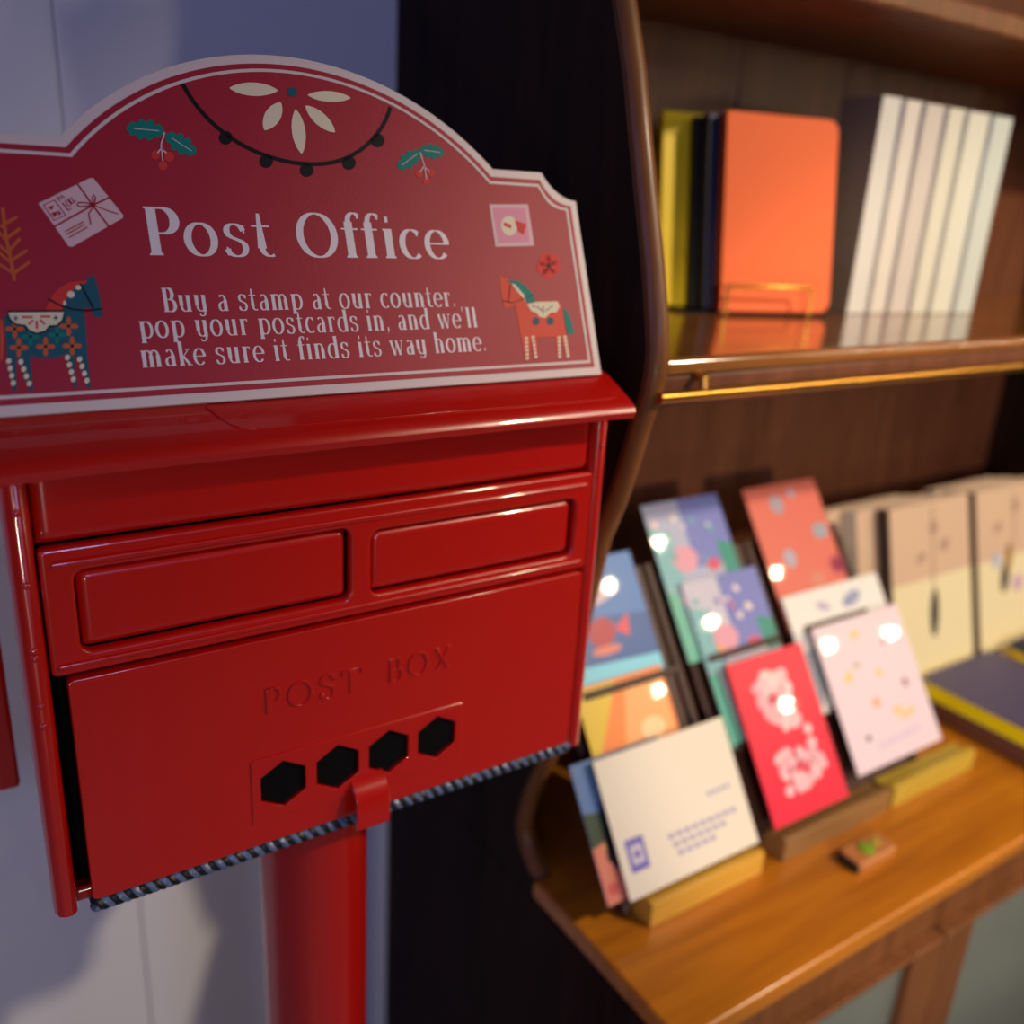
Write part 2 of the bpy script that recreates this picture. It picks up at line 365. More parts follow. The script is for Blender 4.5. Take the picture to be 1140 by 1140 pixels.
# braided cord along the door bottom
CB = mat('blue_black_cord', hx(96, 116, 150), .32, spec=.7); CK = mat('black_cord', (.008, .009, .012), .4)
mb = MB(); n = 420
for k, mm in enumerate((CB, CK, CB, CK)):
    pts = []
    for i in range(n+1):
        t = i/n; xx = .048+(.387-.048)*t; an = t*2*math.pi*21+k*math.pi/2
        pts.append((xx, .4785+.0030*math.cos(an), -.4008+.0030*math.sin(an)))
    mb.tube(pts, .00265, mm, 7)
mb.build('braided_cord', pb, world=True, smooth=True)
# lid: profile swept along X, ends droop and flare a little
def lid():
    mb = MB(); prof = [(.470, -.1330), (.4585, -.1385), (.4535, -.1365), (.4520, -.1325), (.4535, -.1290), (.4570, -.1262), (.4830, -.1135), (.4900, -.1118), (.56, -.108), (.630, -.106), (.634, -.109), (.634, -.135), (.630, -.135), (.628, -.114), (.49, -.118)]
    xs = [.018+(.4005-.018)*i/60 for i in range(61)]; vs = []
    for xx in xs:
        u = min((xx-.018)/.085, 1); w = min((.4005-xx)/.03, 1)
        dz = -.0012*(1-u)**2; dy = -.0012*(1-u)**2-.001*(1-w)**2
        for (y, z) in prof:
            g = max(0, min(1, (.49-y)/.035)); vs.append((xx, y+dy*g, z+dz*g))
    P = len(prof)
    fs = [(i*P+j, i*P+(j+1) % P, (i+1)*P+(j+1) % P, (i+1)*P+j) for i in range(60) for j in range(P)]
    fs += [tuple(range(P)), tuple(range(60*P, 61*P))[::-1]]
    mb.add(vs, fs, RED)
    return mb.build('lid', pb, world=True, smooth=True)
LID = lid()
# slot flap panel on the sloping lid
sl = math.atan2(.0127, .026); ML = Matrix.Translation((0, .4570, -.1258)) @ Matrix.Rotation(sl, 4, 'X')
loop = [(.391, .004), (.391, .026), (.128, .026)]+bez((.130, .022), (.136, .010), (.138, .0055), (.150, .0045), 8)
o = curve_plate([loop], .0003, .0003, RED, 'slot_flap', pb, ML, world=True)
# pole
mb = MB(); mb.lathe([(.041, -H+.012), (.041, ZB+.004)], (.2135, .562, 0), RED2, 72); mb.build('pole', pb, world=True, smooth=True)
mb = MB(); mb.lathe([(.14, -H), (.14, -H+.008), (.13, -H+.014), (.05, -H+.018), (.041, -H+.03)], (.2135, .562, 0), RED2, 72); mb.build('base_flange', pb, world=True, smooth=True)

# ================================================================== SIGN
T_ = Vector((0, .043, .109)).normalized(); N_ = Vector((0, -T_.z, T_.y))     # up the board, out of the board
O_ = Vector((0, .4800, -.1115))
SM = Matrix.Translation(O_+Vector((0, 0, H))) @ Matrix((Vector((1, 0, 0)), T_, N_)).transposed().to_4x4()
def sg(px, py):                                 # where a sight line meets the board, in board coordinates
    d = AR*(px-570)/F + AD*(py-570)/F + AF
    P = d*(O_.dot(N_)/d.dot(N_)); return (P.x, (P-O_).dot(T_))
sign = thing('post_office_sign', None, 'dark red shaped board reading Post Office, standing on the red post box lid', 'sign', M=SM)
SCX = .2032
def sign_outline(ins):
    hw = .1885-ins; out = []
    vb = -.0005+ins; n1 = .1265; v1 = .1350-ins; v2 = .1172-ins*.7
    out += [(SCX-hw, vb), (SCX+hw, vb), (SCX+hw, v2)]
    cx, cz, r = SCX+.1885+.0025, .1350+.0075, .0260+ins     # concave corner
    pts = []
    p0 = (SCX+hw, v2); p1 = (SCX+.1635-ins*.5, v1)
    out += bez(p0, (p0[0]-.013, p0[1]+.0005), (p1[0]+.004, p1[1]-.008), p1, 10)[1:]
    R = .1700-ins; cy = .0205; 
    a = math.asin(min(1, (v1-cy)/R))
    arcp = [(SCX+R*math.cos(t), cy+R*math.sin(t)) for t in [a+(math.pi-2*a)*i/48 for i in range(49)]]
    out += arcp
    q0 = (2*SCX-p1[0], p1[1]); q1 = (SCX-hw, v2)
    out += bez(q0, (q0[0]-.004, q0[1]-.008), (q1[0]+.013, q1[1]+.0005), q1, 10)
    return out
curve_plate([sign_outline(0)], .0022, .0004, SIGNW, 'board', sign, Matrix.Translation((0, 0, -.0022)), res=1)
curve_plate([sign_outline(.0052)], .0001, 0, SIGNRED, 'red_panel', sign, Matrix.Translation((0, 0, .0005)))
curve_plate([sign_outline(.0082), sign_outline(.0099)], .0001, 0, SIGNW, 'inner_border', sign, Matrix.Translation((0, 0, .0008)))
Z0, Z1 = .0006, .0009
mb = MB()
text_into(mb, 'Post Office', .1105, .2880, .0768, .0250, TXT, Z0, Z0+.00005, gap=.05)
mb.build('title_lettering', sign)
for s_, (a, b) in (('Buy a stamp at our counter.', ((182, 347), (508, 342))), ('pop your postcards in, and we\'ll', ((156, 376.5), (532, 365))), ('make sure it finds its way home.', ((158, 409), (542, 391)))):
    p, q = sg(*a), sg(*b); mb = MB()
    text_into(mb, s_, p[0], q[0], (p[1]+q[1])/2, .0124, TXT, Z0, Z0+.00005, gap=.06)
    mb.build('message_lettering', sign)
# --- printed drawings
def pm(name, r, g, b): return mat(name, hx(r, g, b), .5, spec=.2)
TEAL = pm('print_teal', 24, 128, 118); TEALD = pm('print_dark_teal', 40, 92, 108); BLK = pm('print_black', 24, 26, 30)
CORAL = pm('print_coral', 214, 62, 58); ORNG = pm('print_orange', 205, 100, 55); CREAM = pm('print_cream', 232, 220, 190); PINKP = pm('print_pink', 226, 190, 190)
PINK2 = pm('print_rose', 226, 150, 170); ORED = pm('print_orange_red', 222, 84, 62); CRM2 = pm('print_crimson', 168, 26, 52)
def P(mb, pts, m, z=0): mb.prism([sg(*p) for p in pts], Z0, Z0+.0002+z*.0001, m)
def LN(mb, pts, w, m, z=1):                    # printed line of width w (photo pixels at ~4.4 px per cm)
    q = [sg(*p) for p in pts]; h = w*.000245
    L, Rr = stroke_poly(q, h, h, 1, 1); n = len(L)
    for i in range(n-1): mb.prism([L[i], L[i+1], Rr[i+1], Rr[i]], Z0, Z0+.0002+z*.0001, m)
def EL(mb, cx, cy, rx, ry, rot, m, z=0, n=18, lens=False):
    out = []
    for i in range(n):
        t = 2*math.pi*i/n; a, b = math.cos(t), math.sin(t)
        if lens: b = b*abs(b)**.6
        x_, y_ = a*rx, b*ry; c, s = math.cos(math.radians(rot)), math.sin(math.radians(rot))
        out.append((cx+x_*c-y_*s, cy+x_*s+y_*c))
    P(mb, out, m, z)
# garland
mb = MB(); g = bez((203, 94), (240, 165), (320, 192), (372, 181), 22)+bez((372, 181), (405, 173), (428, 145), (434, 120), 12)[1:]
LN(mb, g, 4.5, BLK, 1)
for (cx, cy) in ((251, 154), (296, 180), (341, 190), (388, 182), (420, 157)): EL(mb, cx, cy, 7.5, 7.5, 0, BLK, 1)
mb.build('printed_garland', sign)
mb = MB()
for (cx, cy, L_, W_, a) in ((282, 100, 27, 7.5, 3), (303, 130, 18, 9, -60), (332, 147, 25, 7.5, 82), (356, 133, 22, 7, 42), (366, 108, 24, 6, 4)):
    EL(mb, cx, cy, L_, W_, a, CREAM, 0, 24, True)
EL(mb, 325, 103, 5.5, 5.5, 0, TEALD, 1); mb.build('printed_flower', sign)
# holly sprigs
def holly(name, leaves, stemp, berries, dim=False):
    mb = MB()
    for (x0, y0, x1, y1, w) in leaves:
        dx, dy = x1-x0, y1-y0; l = math.hypot(dx, dy); nx, ny = -dy/l, dx/l; up = []; dn = []
        for i in range(13):
            t = i/12; ww = w*math.sin(math.pi*t)**.6*(1 if i % 3 else .62) if 0 < i < 12 else 0
            up.append((x0+dx*t+nx*ww, y0+dy*t+ny*ww)); dn.append((x0+dx*t-nx*ww, y0+dy*t-ny*ww))
        P(mb, up+dn[1:-1][::-1], TEAL, 0)
        LN(mb, [(x0+dx*.2, y0+dy*.2), (x0+dx*.85, y0+dy*.85)], .8, PINKP, 1)
    for s_ in stemp: LN(mb, s_, 1.5, PINKP, 2)
    for (bx, by, r) in berries: EL(mb, bx, by, r, r, 0, CORAL if not dim else CORAL, 0)
    mb.build(name, sign)
holly('printed_holly', [(140, 143, 183, 147, 12), (184, 150, 218, 172, 11)], [[(183, 148), (179, 162), (181, 180)], [(179, 166), (175, 171)], [(179, 166), (185, 171)]], [(173, 173, 5), (188, 175, 5.5), (181, 185, 5)])
holly('printed_holly', [(442, 188, 468, 169, 9.5), (466, 167, 494, 171, 9)], [[(467, 170), (472, 186), (474, 200)], [(471, 186), (467, 192)], [(471, 186), (477, 191)]], [(466, 194, 4), (479, 193, 4), (474, 202, 4)])
# parcel
mb = MB()
def pp(zx, zy): return (30+zx/9.5, 190+zy/9.5)
P(mb, [pp(*q) for q in ((120, 352), (660, 85), (700, 85), (1015, 475), (1012, 505), (480, 808), (440, 805))], PINKP, 0)
for pts, w in (([(285, 600), (690, 375), (880, 285)], 1.6), ([(530, 145), (690, 370), (865, 600)], 1.6), ([(700, 370), (850, 430), (960, 465)], 1), ([(700, 385), (650, 460), (672, 575)], 1.2),
               ([(690, 365), (620, 345), (540, 345), (525, 370), (560, 388), (640, 380), (690, 372)], 1.3), ([(695, 365), (688, 290), (705, 262), (722, 290), (712, 360)], 1.3),
               ([(400, 652), (595, 545)], 1), ([(415, 682), (610, 572)], 1), ([(440, 715), (635, 605)], 1),
               ([(172, 370), (290, 318), (405, 478), (285, 532), (172, 370)], 1.1), ([(310, 290), (350, 330), (330, 280), (375, 305), (355, 265), (400, 290)], 1), ([(370, 345), (440, 430), (465, 405)], 1.2), ([(400, 320), (440, 385), (470, 365), (420, 310)], 1), ([(440, 300), (470, 355), (500, 340)], 1), ([(465, 290), (490, 335), (515, 325)], 1)):
    LN(mb, [pp(*q) for q in pts], w, CRM2, 2)
for q in (((215, 395), (285, 370), (262, 425)), ((250, 455), (330, 435), (295, 500)), ((330, 425), (365, 465), (325, 480))): P(mb, [pp(*v) for v in q], CRM2, 1)
mb.build('printed_parcel', sign)
# fir sprig
mb = MB(); LN(mb, [(3, 232), (6, 262), (12, 290), (16, 313)], 3, ORNG, 1)
for a, b in (((5, 250), (19, 242)), ((7, 266), (22, 255)), ((9, 281), (22, 266)), ((12, 291), (30, 279)), ((15, 305), (33, 292)), ((5, 255), (-4, 248)), ((7, 268), (-8, 252)), ((9, 282), (-8, 268)), ((12, 293), (-8, 276)), ((15, 305), (-8, 290))): LN(mb, [a, b], 2.6, ORNG, 2)
mb.build('printed_fir_sprig', sign)
# left horse
def ph(zx, zy): return (zx/5.185, 220+zy/5.185)
mb = MB()
body = [(22, 700), (45, 662), (365, 655), (360, 625), (395, 560), (440, 515), (500, 490), (500, 450), (520, 470), (540, 438), (552, 480), (572, 560), (590, 690), (545, 695), (525, 640), (480, 640), (492, 720), (500, 860), (522, 1095), (498, 1098), (455, 930), (425, 905), (445, 1095), (425, 1098), (378, 905), (330, 925), (240, 930), (170, 915), (192, 1118), (170, 1122), (112, 940), (92, 940), (98, 1118), (78, 1122), (40, 930)]
P(mb, [ph(*q) for q in body], TEALD, 0)
P(mb, [ph(*q) for q in ((262, 650), (285, 590), (330, 530), (400, 492), (500, 480), (498, 494), (440, 515), (395, 560), (362, 625), (355, 652))], CORAL, 1)
P(mb, [ph(*q) for q in ((0, 700), (14, 712), (22, 800), (16, 930), (0, 950))], ORED, 1)
EL(mb, *ph(408, 562), 22/5.2, 20/5.2, 0, CREAM, 2); EL(mb, *ph(450, 522), 18/5.2, 14/5.2, 0, CREAM, 2); EL(mb, *ph(372, 612), 10/5.2, 14/5.2, 0, CREAM, 2)
sad = [(45, 662), (368, 658), (362, 710), (330, 742), (285, 745), (262, 775), (210, 788), (165, 770), (145, 742), (90, 735), (55, 705)]
P(mb, [ph(*q) for q in sad], CREAM, 2); LN(mb, [ph(*q) for q in sad+[sad[0]]], 1.5, BLK, 4)
for a, b in (((125, 693), (188, 693)), ((232, 690), (290, 690)), ((210, 715), (212, 760)), ((165, 735), (190, 712)), ((230, 708), (258, 735))): LN(mb, [ph(*a), ph(*b)], 1.8, CORAL, 4)
for c in ((90, 700), (320, 697)):
    LN(mb, [ph(c[0]-14, c[1]), ph(c[0]+14, c[1])], 1, TEALD, 4); LN(mb, [ph(c[0], c[1]-14), ph(c[0], c[1]+14)], 1, TEALD, 4)
LN(mb, [ph(*q) for q in ((278, 588), (340, 622), (420, 648), (500, 655), (585, 645))], 1.4, BLK, 4); LN(mb, [ph(462, 500), ph(538, 640)], 1.2, BLK, 4)
def four(cx, cy, r, m):
    for a in (0, 90, 180, 270):
        EL(mb, *ph(cx+math.cos(math.radians(a))*r*.55, cy+math.sin(math.radians(a))*r*.55), r*.45/5.2, r*.26/5.2, a, m, 1, 10)
    EL(mb, *ph(cx, cy), r*.16/5.2, r*.16/5.2, 0, BLK, 3, 8)
for c in ((85, 760), (395, 745), (108, 868), (262, 862), (415, 858)): four(*c, 56, ORNG)
for c in ((175, 805), (328, 795)): four(*c, 52, TEAL)
for (x0, y0, x1, y1) in ((50, 945, 76, 1072), (120, 950, 168, 1075), (388, 925, 422, 1050), (458, 935, 500, 1058)):
    for i in range(4): EL(mb, *ph(x0+(x1-x0)*i/3, y0+(y1-y0)*i/3), 15/5.2, 17/5.2, 20, CREAM, 2, 12)
mb.build('printed_horse', sign)
# right horse
def pr(zx, zy): return (530+zx/8.14, 280+zy/8.14)
mb = MB()
P(mb, [pr(*q) for q in ((210, 205), (240, 245), (268, 235), (300, 290), (420, 420), (450, 470), (740, 460), (775, 510), (805, 740), (845, 955), (815, 965), (770, 780), (750, 780), (765, 965), (735, 970), (715, 775), (545, 775), (550, 970), (520, 975), (490, 790), (470, 985), (440, 985), (400, 770), (350, 480), (285, 510), (250, 515), (215, 340))], ORED, 0)
P(mb, [pr(*q) for q in ((270, 265), (360, 265), (440, 310), (500, 380), (535, 460), (460, 470), (420, 390), (330, 290))], TEAL, 1)
P(mb, [pr(*q) for q in ((310, 290), (345, 300), (430, 400), (450, 470), (425, 430), (370, 370))], CREAM, 2)
P(mb, [pr(*q) for q in ((780, 515), (820, 540), (850, 600), (885, 745), (825, 755), (800, 640))], TEAL, 1)
P(mb, [pr(*q) for q in ((455, 480), (540, 460), (730, 455), (750, 500), (720, 555), (670, 555), (620, 605), (570, 595), (540, 560), (490, 540))], CREAM, 2)
LN(mb, [pr(*q) for q in ((235, 450), (320, 468), (440, 425), (510, 395))], .9, BLK, 3); LN(mb, [pr(305, 300), pr(285, 460)], .9, BLK, 3)
for c in ((535, 635), (665, 635)): EL(mb, *pr(*c), 4.2, 4.5, 0, TEALD, 1, 12)
for a, b in (((540, 500), (590, 540)), ((600, 500), (600, 570)), ((690, 490), (620, 545)), ((500, 495), (530, 505))): LN(mb, [pr(*a), pr(*b)], 1, TEALD, 4)
for (x0, y0, x1, y1) in ((450, 790, 458, 970), (508, 780, 535, 955), (745, 785, 750, 955), (800, 780, 825, 945)):
    for i in range(6): EL(mb, *pr(x0+(x1-x0)*i/5, y0+(y1-y0)*i/5), 1.9, 1.9, 0, CREAM, 2, 8)
mb.build('printed_horse', sign)
# stamp and poppy
mb = MB(); P(mb, [(544, 228), (587, 228), (594, 274), (551, 275)], PINKP, 0); P(mb, [(548, 232), (584, 232), (589, 270), (554, 271)], PINK2, 1)
EL(mb, 566, 252, 9, 11, -10, CREAM, 2); P(mb, [(572, 246), (585, 250), (582, 262), (576, 258)], CORAL, 3); P(mb, [(560, 248), (568, 251), (568, 255), (560, 252)], CORAL, 4)
mb.build('printed_stamp', sign)
mb = MB()
for a in range(0, 360, 72): EL(mb, 610+7*math.cos(math.radians(a+15)), 296+8*math.sin(math.radians(a+15)), 6.5, 7.5, a, CORAL, 0, 12)
EL(mb, 610, 296, 2.2, 2.2, 0, BLK, 2, 10); mb.build('printed_poppy', sign)

# ================================================================== DESK CABINET
BY = .80; CX0, CX1 = .435, 1.50
cab = thing('writing_cabinet', (.95, .62, 0), 'dark wooden cabinet with honey brown desktop, shelves and glazed doors, against the white wall', 'cabinet')
prof = [(.884, -.6405), (.5700, -.6405), (.5660, -.6200), (.5660, -.6175), (.5680, -.6155), (.579, -.610), (.590, -.601), (.5985, -.588), (.6005, -.575), (.597, -.555), (.590, -.530), (.580, -.505), (.568, -.478), (.552, -.40), (.540, -.33), (.525, -.254), (.511, -.219), (.5015, -.188), (.492, -.151), (.485, -.130), (.4825, -.115), (.4825, -.100), (.487, -.078), (.496, -.044), (.507, -.009), (.523, .042), (.535, .082), (.553, .128), (.575, .19), (.60, .28), (.60, .55), (.884, .55)]
def side(name, xa, label=None):
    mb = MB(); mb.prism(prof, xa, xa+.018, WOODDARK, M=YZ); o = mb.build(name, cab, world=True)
    # lighter rounded front lipping following the curve
    fr = prof[3:-1]; q = MB()
    q.tube([(xa+.009, y+.002, z) for y, z in fr], .0092, WOODEDGE, 12); e_ = q.build('edge_lipping', None, world=True, smooth=True)
    e_.data.transform(Matrix.Translation(-Vector((.95, .62, 0)))); e_.parent = o
    return o
side('side_panel', CX0); side('side_panel', CX1)
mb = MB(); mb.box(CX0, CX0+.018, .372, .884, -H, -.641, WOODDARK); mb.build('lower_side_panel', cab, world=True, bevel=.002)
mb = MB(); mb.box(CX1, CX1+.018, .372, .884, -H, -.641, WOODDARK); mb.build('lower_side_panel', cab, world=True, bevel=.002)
mb = MB()
xx = CX0+.018
while xx < CX1-.01:
    mb.box(xx, min(xx+.1795, CX1), BY, BY+.012, -.6185, .55, WOODBACK); xx += .18
mb.build('back_panel', cab, world=True, bevel=.002)
mb = MB(); mb.prism([(CX0+.0185, .884), (CX0+.0185, .5705), (CX0, .5705), (CX0, .3620), (CX1+.018, .3620), (CX1+.018, .5705), (CX1-.0005, .5705), (CX1-.0005, .884)], -.6400, -.6190, WOODDESK); mb.build('desktop', cab, world=True, bevel=.004, seg=3)
SH = -.1055
mb = MB(); mb.box(CX0+.018, CX1, .4840, BY, SH-.013, SH, WOODSHELF); mb.build('shelf', cab, world=True, bevel=.005, seg=3)
mb = MB(); mb.box(CX0+.0182, CX1-.0002, .488, .505, SH-.036, SH-.0132, WOODBACK); mb.build('shelf_apron', cab, world=True, bevel=.002)
mb = MB(); mb.box(CX0+.018, CX1, .585, BY, .1725, .1945, WOODSTILE); mb.build('upper_shelf', cab, world=True, bevel=.004, seg=3)
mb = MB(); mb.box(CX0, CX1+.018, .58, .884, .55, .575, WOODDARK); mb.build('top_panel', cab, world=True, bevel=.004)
# brass rail under the shelf
mb = MB(); mb.tube([(.4430, .4760, -.1310), (1.46, .4760, -.1345)], .0042, BRASS, 16); rail = mb.build('brass_rail', cab, world=True, smooth=True)
for xx in (.488, .96, 1.43):
    mb = MB(); mb.tube([(xx, .4770, -.1312), (xx, .4790, -.1200), (xx, .4885, -.1190)], .0036, BRASS, 12)
    p_ = mb.build('rail_bracket', None, world=True, smooth=True); p_.data.transform(Matrix.Translation(-Vector((.95, .62, 0)))); p_.parent = rail
# lower front: rail and glazed doors
mb = MB(); mb.box(CX0+.018, CX1, .378, .396, -.700, -.6405, WOODSTILE); mb.build('front_rail', cab, world=True, bevel=.002)
GL = mat('grey_door_glass', hx(112, 122, 118), .22, spec=.8, var=.25)
for (xa, xb) in ((CX0+.019, .8215), (.8240, 1.20), (1.2025, CX1-.001)):
    d0, d1, w = -1.33, -.701, .052
    mb = MB()
    mb.box(xa, xa+w, .364, .384, d0, d1, WOODSTILE); mb.box(xb-w, xb, .364, .384, d0, d1, WOODSTILE)
    mb.box(xa+w, xb-w, .364, .384, d0, d0+w, WOODSTILE); mb.box(xa+w, xb-w, .364, .384, d1-.006, d1, WOODSTILE)
    dr = mb.build('glazed_door', cab, world=True, bevel=.002)
    g_ = MB(); g_.box(xa+w-.004, xb-w+.004, .374, .378, d0+w-.004, d1-.003, GL)
    p_ = g_.build('pane', None, world=True); p_.data.transform(Matrix.Translation(-Vector((.95, .62, 0)))); p_.parent = dr
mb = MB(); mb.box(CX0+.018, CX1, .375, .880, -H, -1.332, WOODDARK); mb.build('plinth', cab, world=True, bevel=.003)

# ================================================================== BOOKS ON THE SHELF
def book(name, w, h, t, M, label, cover, pages, group=None, cat='notebook', r=.0, spine=None, back=None, rec=.0018):
    """w along X, h along Y, t along Z (front cover at +Z), spine at x=0"""
    th = thing(name, None, label, cat, group, M=Matrix.Translation((0, 0, H)) @ M)
    ct = .0012
    def outl(i, rr): return [(i*0, i), (w-i-rr, i)]+[(w-i-rr+rr*math.sin(a), i+rr-rr*math.cos(a)) for a in [math.pi/2*k/6 for k in range(1, 7)]]+[(w-i-rr+rr*math.cos(a), h-i-rr+rr*math.sin(a)) for a in [math.pi/2*k/6 for k in range(7)]]+[(i*0, h-i)] if rr > 0 else [(0, i), (w-i, i), (w-i, h-i), (0, h-i)]
    mb = MB()
    mb.prism(outl(0, r), t-ct, t, cover); mb.prism(outl(0, r), 0, ct, back or cover); mb.box(0, ct, 0, h, ct, t-ct, spine or cover)
    mb.build('cover', th, bevel=.0004, seg=1)
    mb = MB(); mb.prism([(max(x, ct), y) for x, y in outl(rec, max(r-rec, 0) if r else 0)], ct, t-ct, pages); mb.build('pages', th)
    return th
def axes(X, Y, Z, o): return Matrix.Translation(o) @ Matrix((Vector(X).normalized(), Vector(Y).normalized(), Vector(Z).normalized())).transposed().to_4x4()
YEL = mat('yellow_cover', hx(250, 214, 0), .45); NAVY = mat('navy_cover', hx(24, 30, 66), .5); BLKC = mat('black_cover', hx(22, 22, 26), .5)
ORC = mat('orange_cloth_cover', hx(240, 112, 60), .75, var=.08, bump=(500, .3, .0006)); CHAR = mat('charcoal_cover', hx(128, 112, 100), .7)
def forward(x, y, back, shift, w, h, t, tilt, label, cover, pages, r=.010):     # face-forward notebook, leaning back, turned a little
    ya = math.radians(-15); ux = Vector((math.cos(ya), math.sin(ya), 0)); nx = Vector((math.sin(ya), -math.cos(ya), 0)); ln = math.radians(tilt)
    uy = Vector((0, 0, 1))*math.cos(ln) - nx*math.sin(ln); uz = ux.cross(uy)
    o = Vector((x, y, SH+.0026)) - nx*back + ux*shift
    book('notebook', w, h, t, axes(ux, uy, uz, o), label, cover, pages, r=r, group='notebooks stacked face forward on the bookstand')
    return ux, nx
YPG = mat('yellow_pages', hx(250, 216, 0), .5)
ux, nx = forward(.7000, .676, .0120, 0, .131, .193, .012, 10, 'orange cloth notebook with rounded corners on the brass wire bookstand', ORC, PAPER, .012)
forward(.7000, .676, .0290, -.0120, .125, .190, .015, 10, 'dark navy notebook directly behind the orange one on the shelf', NAVY, mat('grey_pages', hx(150, 158, 175), .7))
forward(.7000, .676, .0400, -.0180, .125, .188, .009, 10, 'thin black notebook between the yellow and navy notebooks on the shelf', BLKC, PAPER)
forward(.7000, .676, .0540, -.0480, .125, .192, .011, 10, 'bright yellow notebook, the leftmost and rearmost on the bookstand', YEL, YPG)
# bookstand
bs = thing('bookstand', (.76, .69, H+SH), 'low black bookstand with brass wire front holding the orange notebook', 'bookstand')
mb = MB(); mb.prism([(-.048-.05+.0, .010), (.064, -.050), (.085, .010), (-.070, .060)], .0002, .0022, BLACKM); mb.build('base', bs, bevel=.0006, seg=1)
p0 = Vector((.696, .668, SH))-Vector((.76, .69, SH)); ux2 = ux
mb = MB(); a0 = p0-ux2*.002+nx*.006; mb.tube([a0+Vector((0, 0, .002)), a0+Vector((0, 0, .030)), a0+Vector((0, 0, .031))+ux2*.002, a0+ux2*.097+Vector((0, 0, .031)), a0+ux2*.099+Vector((0, 0, .030)), a0+ux2*.099+Vector((0, 0, .002))], .0020, BRASS, 10); mb.build('wire_front', bs, smooth=True)
# cream notebooks
wl = [('charcoal', .0300), ('b', .0235), ('c', .034), ('d', .030), ('e', .040), ('f', .038)]
wn = ['first, with a charcoal cover', 'second', 'third', 'fourth', 'fifth', 'sixth']
x = .876; cols = [(208, 208, 204), (210, 206, 198), (198, 192, 186), (206, 206, 192), (206, 208, 196), (190, 200, 196)]
lab = ['thick white-edged notebook with a charcoal cover, leftmost of the pale upright row', 'pale upright notebook next to the charcoal-covered one in the row', 'third from the left of the pale upright notebooks on the shelf',
       'fourth from the left of the pale upright notebooks on the shelf', 'widest cream upright notebook, second from the right end of the pale row', 'greenish grey upright notebook at the right end of the pale row']
wgt = [.034, .028, .034, .030, .040, .036]
for i, t in enumerate(wgt):
    pc = mat('pale_edge_%d' % i, hx(*cols[i]), .7, var=.05); cv = CHAR if i == 0 else pc
    M = axes((0, -1, 0), (0, 0, 1), (-1, 0, 0), (x+t, .710-i*.005, SH+.0005))
    book('notebook', .052, .222-.0012*i, t-.0006, M, lab[i], cv, pc, back=pc, spine=pc, rec=.0003, group='pale notebooks standing on the shelf')
    x += t
# brass catch
bc = thing('brass_catch', (.470, .62, H+SH), 'small brass catch at the left end of the shelf beside the yellow notebook', 'catch')
mb = MB(); mb.box(-.006, .010, -.008, .008, .0002, .008, BRASS); mb.build('plate', bc, bevel=.001)
mb = MB(); mb.tube([(.002, 0, .007), (.002, 0, .018)], .0045, BRASS, 14); mb.build('knob', bc, smooth=True)

# ================================================================== CARD RACKS, HOLDERS AND CARDS
LN_ = math.radians(35); bB = Vector((0, math.sin(LN_), math.cos(LN_))); bN = Vector((0, -math.cos(LN_), math.sin(LN_))); bO = Vector((0, .478, -.619))
BM = Matrix.Translation(bO) @ Matrix((Vector((1, 0, 0)), bB, bN)).transposed().to_4x4()
RACK = wood('dark_red_rack_wood', (.030, .008, .006), (.06, .018, .012), 'Y', 1, .5)
def rack(x0, x1, label):
    th = thing('card_rack', None, label, 'rack', 'tiered card racks on the desktop', M=Matrix.Translation((0, 0, H)) @ BM)
    s1 = .318
    mb = MB(); mb.box(x0+.004, x1-.004, .012, s1, -.012, -.006, RACK); mb.build('backboard', th, bevel=.001)
    for xa in (x0, x1-.008):
        mb = MB(); mb.box(xa, xa+.008, .008, s1, -.016, -.001, RACK); mb.build('side_rail', th, bevel=.001)
    for s in (.112, .205):
        mb = MB(); mb.box(x0+.014, x1-.014, s-.004, s, -.0055, .0115, RACK); mb.box(x0+.014, x1-.014, s-.004, s+.004, .0105, .0115, RACK); mb.build('ledge', th, bevel=.0006, seg=1)
    for xa in (x0+.01, x1-.022):                       # rear prop down to the desk
        p1 = Vector((xa, s1-.02, -.0165)); w = BM.inverted() @ Vector((xa, .716, -.6185)); mb = MB()
        d = w-p1; Mx = Matrix.Translation(p1) @ Vector((0, 0, 1)).rotation_difference(d).to_matrix().to_4x4()
        mb.box(0, .010, -.004, .004, 0, d.length-.004, RACK, M=Mx); mb.build('rear_leg', th, bevel=.001)
rack(.478, .628, 'dark wooden tiered rack holding the blue card, nearest the post box')
rack(.640, .778, 'dark wooden tiered rack behind the crimson blossom card')
rack(.790, .930, 'dark wooden tiered rack behind the pale pink card')
HW = [wood('golden_bamboo', (.55, .28, .03), (.72, .42, .06), 'X', 1, .4), wood('brown_holder_wood', (.20, .10, .035), (.34, .18, .06), 'X', 1, .4), wood('olive_gold_wood', (.45, .30, .03), (.62, .44, .06), 'X', 1, .4)]
def holder(x0, x1, m, label):
    th = thing('card_holder', ((x0+x1)/2, .47, H-.619), label, 'card holder'); w = (x1-x0)/2
    mb = MB()
    pr_ = [(-.0050, .0003), (.024, .0003), (.024, .0200), (.008, .0210), (.0070, .0240), (.0040, .0262), (-.0040, .0262), (-.0050, .0250)]
    mb.prism([(y, z) for y, z in pr_], -w, w, m, M=YZ); mb.build('grooved_block', th, bevel=.0012)
holder(.492, .637, HW[0], 'golden wooden card holder in front, under the white letter card')
holder(.668, .838, HW[1], 'brown wooden card holder under the crimson blossom card')
holder(.846, 1.000, HW[2], 'yellowish wooden card holder under the pale pink card')
CI = [0]
